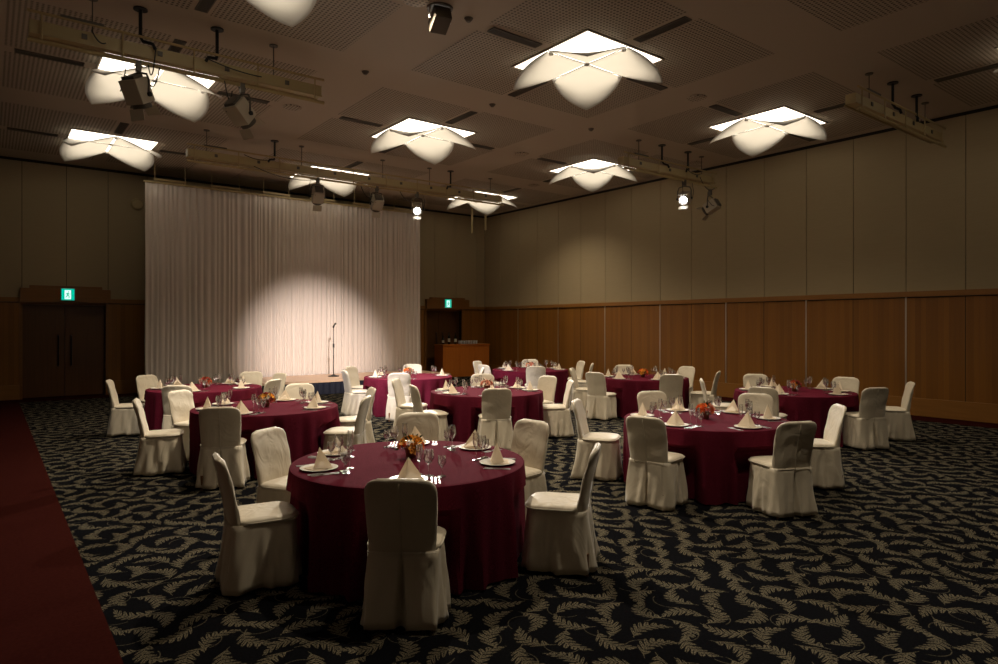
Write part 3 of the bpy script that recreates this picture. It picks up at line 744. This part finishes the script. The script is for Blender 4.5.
TAB = [  # centre, words, chairs (x, y, facing)
    ((2.61, 4.51), 'the frontmost table', [(2.06, 3.59, 51), (1.51, 4.71, 352), (2.03, 5.48, 301), (3.33, 5.59, 240), (3.78, 4.65, 188), (3.40, 3.63, 129)]),
    ((6.41, 4.46), 'the large right table', [(5.33, 4.28, 12), (5.72, 5.46, 303), (6.97, 5.54, 245), (7.69, 4.61, 211), (7.35, 3.68, 134), (6.05, 3.37, 66)]),
    ((2.85, 8.60), 'the left middle table', [(2.10, 7.78, 66), (1.67, 8.91, 345), (2.21, 9.60, 304), (3.67, 9.58, 249), (4.08, 8.60, 165), (3.55, 7.71, 140)]),
    ((2.91, 11.88), 'the far left table', [(2.33, 10.88, 62), (1.81, 12.31, 343), (2.35, 12.93, 298), (3.87, 12.70, 240), (3.57, 11.05, 126), (4.06, 12.15, 193)]),
    ((6.34, 8.49), 'the centre table', [(5.82, 7.60, 59), (5.25, 8.47, 345), (5.52, 9.49, 313), (7.01, 9.52, 234), (7.53, 8.60, 185), (7.28, 7.90, 145)]),
    ((6.87, 11.92), 'the stage-side table', [(6.19, 11.06, 58), (5.82, 12.13, 350), (6.30, 12.94, 301), (7.55, 12.92, 239), (8.02, 11.32, 146)]),
    ((10.23, 11.98), 'the bar-side table', [(9.57, 11.03, 52), (9.06, 11.93, 1), (9.72, 13.06, 294), (11.0, 12.89, 229), (11.40, 11.76, 160), (11.00, 11.05, 135)]),
    ((10.50, 8.78), 'the wall-side table', [(9.99, 7.74, 50), (9.33, 8.81, 12), (9.79, 9.73, 306), (11.13, 9.81, 225), (11.68, 8.76, 179), (11.05, 7.71, 117)]),
    ((10.22, 5.45), 'the far right table', [(9.08, 5.24, 12), (9.56, 6.40, 306), (10.85, 6.47, 218), (11.38, 5.25, 188), (11.29, 4.42, 122), (10.19, 4.38, 62)]),
]
SEATS = ['near', 'near-right', 'far-right', 'far', 'far-left', 'near-left']
def seat_names(c, chairs):
    v = math.atan2(-c[1], -c[0])
    angs = []
    for i, (x, y, r) in enumerate(chairs):
        angs.append((((math.atan2(y-c[1], x-c[0])-v) % (2*PI))/(PI/3), i))
    out = {}
    if len(chairs) == 6:
        angs.sort(); j0 = min(range(6), key=lambda j: min(angs[j][0], 6-angs[j][0]))
        for k in range(6): out[angs[(j0+k) % 6][1]] = SEATS[k]
    else:
        used = set()
        for a, i in sorted(angs, key=lambda q: abs(q[0]-round(q[0]))):
            k = min((k for k in range(6) if k not in used), key=lambda k: min(abs(a-k), 6-abs(a-k))); used.add(k); out[i] = SEATS[k]
    return out
LOOK = ['facing the viewer', 'facing viewer and right', 'facing right', 'facing away right', 'seen from behind', 'facing away left', 'facing left', 'facing viewer and left']
def look(x, y, r):
    return LOOK[round((math.radians(r)-math.atan2(-y, -x))/(PI/4)) % 8]
# ------------------------------------------------------------------ tables under burgundy cloths
TR, TZ = .90, .74
def table_mesh(c, chairs, seed):
    rnd = random.Random(seed); ph = [rnd.uniform(0, 6.28) for _ in range(6)]; n = 256
    def inside(x, y):
        for cx_, cy_, r in chairs:
            a = math.radians(r); dx, dy = x-cx_, y-cy_
            lx, ly = dx*math.cos(a)+dy*math.sin(a), -dx*math.sin(a)+dy*math.cos(a)
            if -.3 < lx < .325 and abs(ly) < .295: return True
        return False
    rings = [[(r*math.cos(2*PI*k/n), r*math.sin(2*PI*k/n), TZ) for k in range(n)] for r in (.02, .3, .6, .85, TR-.012)]
    rings.append([((TR-.003)*math.cos(2*PI*k/n), (TR-.003)*math.sin(2*PI*k/n), TZ-.003) for k in range(n)])
    rings.append([(TR*math.cos(2*PI*k/n), TR*math.sin(2*PI*k/n), TZ-.012) for k in range(n)])
    for i in range(1, 11):
        u = i/10; z = (TZ-.012)*(1-u)+.018*u
        rad = []
        for k in range(n):
            a = 2*PI*k/n
            r = TR+.012*u+1.5*u**.8*((.030*abs(math.sin(7.5*a+ph[0]+.5*math.sin(3*a+ph[3])))**1.5+.026*math.sin(19*a+ph[1]+.5*u+.8*math.sin(2*a+ph[4]))+.014*math.sin(33*a+ph[2])))-.02*u
            if z < .56:
                lim = r
                while lim > .5 and inside(c[0]+lim*math.cos(a), c[1]+lim*math.sin(a)): lim -= .01
                r = lim if z < .53 else (r+lim)/2
            rad.append(r)
        rad = [(rad[k-2]+rad[k-1]*2+rad[k]*3+rad[(k+1) % n]*2+rad[(k+2) % n])/9 if rad[k] > min(rad[k-1], rad[(k+1) % n])+.02 else rad[k] for k in range(n)]
        rings.append([(rad[k]*math.cos(2*PI*k/n), rad[k]*math.sin(2*PI*k/n), z) for k in range(n)])
    return MB().loft(rings, cap0=True).mesh('tablecloth', M['cloth'], smooth=SM)
# ------------------------------------------------------------------ tableware meshes
plate_me = MB().lathe([(0, 0), (.085, 0), (.09, .004), (.135, .014), (.137, .017), (.132, .018), (.092, .010), (.085, .008), (0, .008)], 32).mesh('dinner_plate', M['china'], smooth=SM)
def napkin_mesh():
    m = MB(); h = .155
    A = (-0.005, 0, h); F = (.055, 0, .0); Lp, Rp = (-.05, .098, 0), (-.05, -.098, 0)
    m.add([A, F, Lp, Rp, (-.035, 0, .075)], [(0, 1, 2), (0, 3, 1), (0, 2, 4), (0, 4, 3)])
    me = MB(); me.v, me.f, me.mi = m.v, m.f, m.mi
    me.box(-.05, .085, -.075, .075, 0, .006)
    return me.mesh('napkin', M['napkin'])
napkin_me = napkin_mesh()
def stem_glass(name, h, rb, bowl0, rim, foot=.034):
    g = MB()
    g.lathe([(0, .0), (foot, .0), (foot, .003), (.006, .009), (.004, .02), (.004, bowl0-.006), (.008, bowl0)], 16)
    g.lathe([(.004, bowl0), (rb*.6, bowl0+.012), (rb, bowl0+(h-bowl0)*.42), (rim, h), (rim-.0015, h), (rb-.002, bowl0+(h-bowl0)*.42), (rb*.58, bowl0+.015), (0, bowl0+.004)], 16)
    return g.mesh(name, M['glass'], smooth=SM)
GL = [('wine_glass', stem_glass('wine_glass', .185, .040, .085, .033, .036), 'large wine glass'),
      ('champagne_flute', stem_glass('champagne_flute', .215, .026, .095, .022, .031), 'tall slim flute'),
      ('water_goblet', stem_glass('water_goblet', .145, .031, .065, .028, .031), 'short stemmed glass')]
def knife_me():
    m = MB(); m.box(-.115, -.01, -.006, .006, 0, .006).box(-.01, .105, -.009, .006, 0, .002); return m.mesh('knife', M['steel'], bevel=.001)
def fork_me():
    m = MB(); m.box(-.10, .035, -.004, .004, .0, .003).box(-.10, -.05, -.007, .007, 0, .003).box(.035, .055, -.012, .012, 0, .003)
    for y in (-.0105, -.0035, .0035, .0105): m.box(.055, .098, y-.0018, y+.0018, 0, .003)
    return m.mesh('fork', M['steel'])
def spoon_me():
    m = MB(); m.box(-.10, .05, -.004, .004, 0, .003).box(-.10, -.05, -.007, .007, 0, .003).ball((.072, 0, .004), .025, 12, 6, (1, .68, .16)); return m.mesh('spoon', M['steel'], smooth=SM)
KN, FO, SP = knife_me(), fork_me(), spoon_me()
CUT = [('fork', FO, .165, 'outer fork left of plate'), ('fork', FO, .190, 'second fork left of plate'), ('knife', KN, -.165, 'knife right of plate'), ('knife', KN, -.185, 'outer knife right of plate'), ('spoon', SP, -.212, 'spoon right of plate')]
CUT[0], CUT[1] = ('fork', FO, .190, 'outer fork left of plate'), ('fork', FO, .165, 'inner fork left of plate')
CUT[2] = ('knife', KN, -.160, 'inner knife right of plate')
# flowers
def flower_mesh(seed, mat):
    r = random.Random(seed); m = MB()
    for ring, (n, rad, z, tilt) in enumerate(((5, .010, .012, 1.2), (6, .018, .006, .8), (7, .026, .0, .35))):
        for k in range(n):
            a = 2*PI*k/n+ring*.5+r.uniform(-.1, .1)
            R = Matrix.Rotation(a, 4, 'Z') @ Matrix.Translation((rad*.55, 0, z)) @ Matrix.Rotation(-tilt, 4, 'Y')
            pts = [R @ Vector((x*rad*1.3, y*rad*.75, zz*rad)) for x, y, zz in ((0, -.3, 0), (.5, -.8, .1), (1, -.45, .3), (1.1, 0, .35), (1, .45, .3), (.5, .8, .1), (0, .3, 0))]
            m.add(pts+[R @ Vector((rad*.6, 0, -.002))], [(i, i+1, 7) for i in range(6)])
    m.ball((0, 0, .012), .012, 8, 5)
    return m.mesh('flower', mat, smooth=True)
FM = [flower_mesh(1, M['fl_o']), flower_mesh(2, M['fl_y']), flower_mesh(3, M['fl_r']), flower_mesh(4, M['fl_p'])]
def leaves_mesh(seed):
    r = random.Random(seed); m = MB()
    for k in range(34):
        a = r.uniform(0, 2*PI); e = r.uniform(-.25, 1.1); l = r.uniform(.035, .065)
        R = Matrix.Translation((0, 0, .085)) @ Matrix.Rotation(a, 4, 'Z') @ Matrix.Rotation(-e, 4, 'Y') @ Matrix.Translation((r.uniform(.05, .095), 0, 0)) @ Matrix.Rotation(r.uniform(-.7, .7), 4, 'X')
        m.add([R @ Vector(p) for p in ((0, 0, 0), (l*.4, .013, .004), (l, 0, -.004), (l*.4, -.013, .004))], [(0, 1, 2), (0, 2, 3)])
    return m.mesh('foliage', M['leaf'])
def berry_mesh(seed):
    r = random.Random(seed); m = MB()
    for k in range(26):
        a = r.uniform(0, 2*PI); e = r.uniform(-.1, 1.3); d = r.uniform(.075, .11)
        m.ball((d*math.cos(a)*math.cos(e), d*math.sin(a)*math.cos(e), .085+d*math.sin(e)*.9), .0065, 6, 4)
    return m.mesh('berries', M['berry'], smooth=True)
LEAF = [leaves_mesh(s_) for s_ in (1, 2, 3)]; BERRY = berry_mesh(5)
VASE = MB().lathe([(0, 0), (.036, 0), (.04, .006), (.046, .05), (.052, .085), (.048, .085), (.042, .05), (0, .02)], 20).mesh('vase', M['vase'], smooth=SM)
def bouquet(x, y, label, seed):
    r = random.Random(seed); t = thing('flower_arrangement', label, 'flowers', (x, y, TZ), r.uniform(0, 6.28), 'table flower arrangements')
    link('vase', VASE, t)
    fo = link('foliage', LEAF[seed % 3], t); fo['kind'] = 'stuff'
    be = link('berries', BERRY, t); be['kind'] = 'stuff'
    spots = [(0, 1.35), (.3, .75), (1.5, .8), (2.7, .7), (3.9, .8), (5.1, .7), (.9, .15), (2.2, .2), (3.4, .1), (4.6, .2)]
    for k, (a, e) in enumerate(spots):
        d = .085; a += r.uniform(-.25, .25)
        f_ = link('flower', FM[r.choice(((1, 1, 0, 1, 0), (0, 0, 1, 0, 3), (2, 0, 2, 1, 3), (0, 1, 2, 0, 1), (3, 3, 2, 1, 3), (0, 3, 0, 1, 3), (3, 3, 1, 0, 2), (0, 0, 2, 1, 0), (2, 2, 0, 2, 1))[seed-1])], t)
        f_.location = (d*math.cos(a)*math.cos(e), d*math.sin(a)*math.cos(e), .085+d*math.sin(e)*.85)
        f_.rotation_euler = (0, PI/2-e, a); s_ = r.uniform(.75, 1.1); f_.scale = (s_, s_, s_)
    return t
random.seed(11)
used = [None, None, None]
fdesc = ['orange and yellow flowers in a small vase on the frontmost table', 'orange topped flowers in a small vase on the large right-hand table', 'dark red and orange flowers on the left table behind the frontmost',
         'orange and red flowers on the far left table by the curtain', 'pinkish flowers in a small vase on the centre table', 'orange flowers in a small vase on the table before the stage',
         'small pinkish flowers on the far table near the bar', 'orange flowers on the table by the wooden wall', 'dark flowers in a small vase on the far right table']
proto_tab = None
for ti, (c, words, chairs) in enumerate(TAB):
    t = thing('banquet_table', 'round banquet table under a burgundy cloth, %s' % words, 'table', (c[0], c[1], 0), 0, 'round banquet tables')
    t['label'] = {0: 'frontmost round table under a burgundy cloth, nearest the viewer', 1: 'large round burgundy-draped table right of the frontmost one', 2: 'round burgundy table on the left, directly behind the frontmost one',
                  3: 'far left round burgundy table before the left half of the curtain', 4: 'round burgundy table at the centre of the room', 5: 'round burgundy table right before the stage and curtain',
                  6: 'round burgundy table farthest back, near the bar counter', 7: 'round burgundy table by the wooden wall, right of centre', 8: 'round burgundy table farthest to the right'}[ti]
    link('tablecloth', table_mesh(c, chairs, ti), t)
    names = seat_names(c, chairs)
    for i, (x, y, r) in enumerate(chairs):
        k = (i+ti) % 3; sn = names[i]
        lb = 'cream covered chair, %s seat of %s, %s' % (sn, words, look(x, y, r))
        if used[k] is None:
            ch = make_chair(k); used[k] = ch; tag(ch, lb, 'chair', 'cream covered banquet chairs'); ch.location = (x, y, 0); ch.rotation_euler = (0, 0, math.radians(r))
        else: dup(used[k], (x, y, 0), math.radians(r), lb, 'cream covered banquet chairs')
        # place setting
        a = math.atan2(y-c[1], x-c[0]); ca, sa = math.cos(a), math.sin(a)
        def P(rad, lat): return (c[0]+rad*ca+lat*sa, c[1]+rad*sa-lat*ca, TZ)   # lat > 0: guest's left
        far = ti in (3, 5, 6, 7, 8)
        o = link('dinner_plate', plate_me); o.location = P(.70, 0); tag(o, 'white dinner plate at the %s seat of %s' % (sn, words), 'plate', 'white dinner plates')
        p = P(.70, 0); o = link('napkin', napkin_me); o.location = (p[0], p[1], TZ+.010); o.rotation_euler = (0, 0, a+random.choice((0, 0, .25, -.35, .5)))
        tag(o, 'cream napkin folded to a peak on the %s plate of %s' % (sn, words), 'napkin', 'folded napkins')
        for g, (nm, me, gw) in enumerate(GL):
            o = link(nm, me); o.location = P((.55, .50, .57)[g]+random.uniform(-.015, .015), (-.15, -.075, -.225)[g]+random.uniform(-.012, .012))
            tag(o, '%s at the %s seat of %s' % (gw, sn, words), 'glass', 'stemmed glasses')
        for nm, me, lat, cw in CUT:
            if far and 'outer' in cw: continue
            o = link(nm, me); o.location = P(.70+(.03 if nm == 'fork' else 0), lat); o.rotation_euler = (0, 0, a+PI)
            tag(o, '%s, %s seat of %s' % (cw, sn, words), nm, 'cutlery on the tables')
    bouquet(c[0]+(.0 if ti else .06), c[1]+(.08 if ti == 0 else 0), fdesc[ti], ti+1)
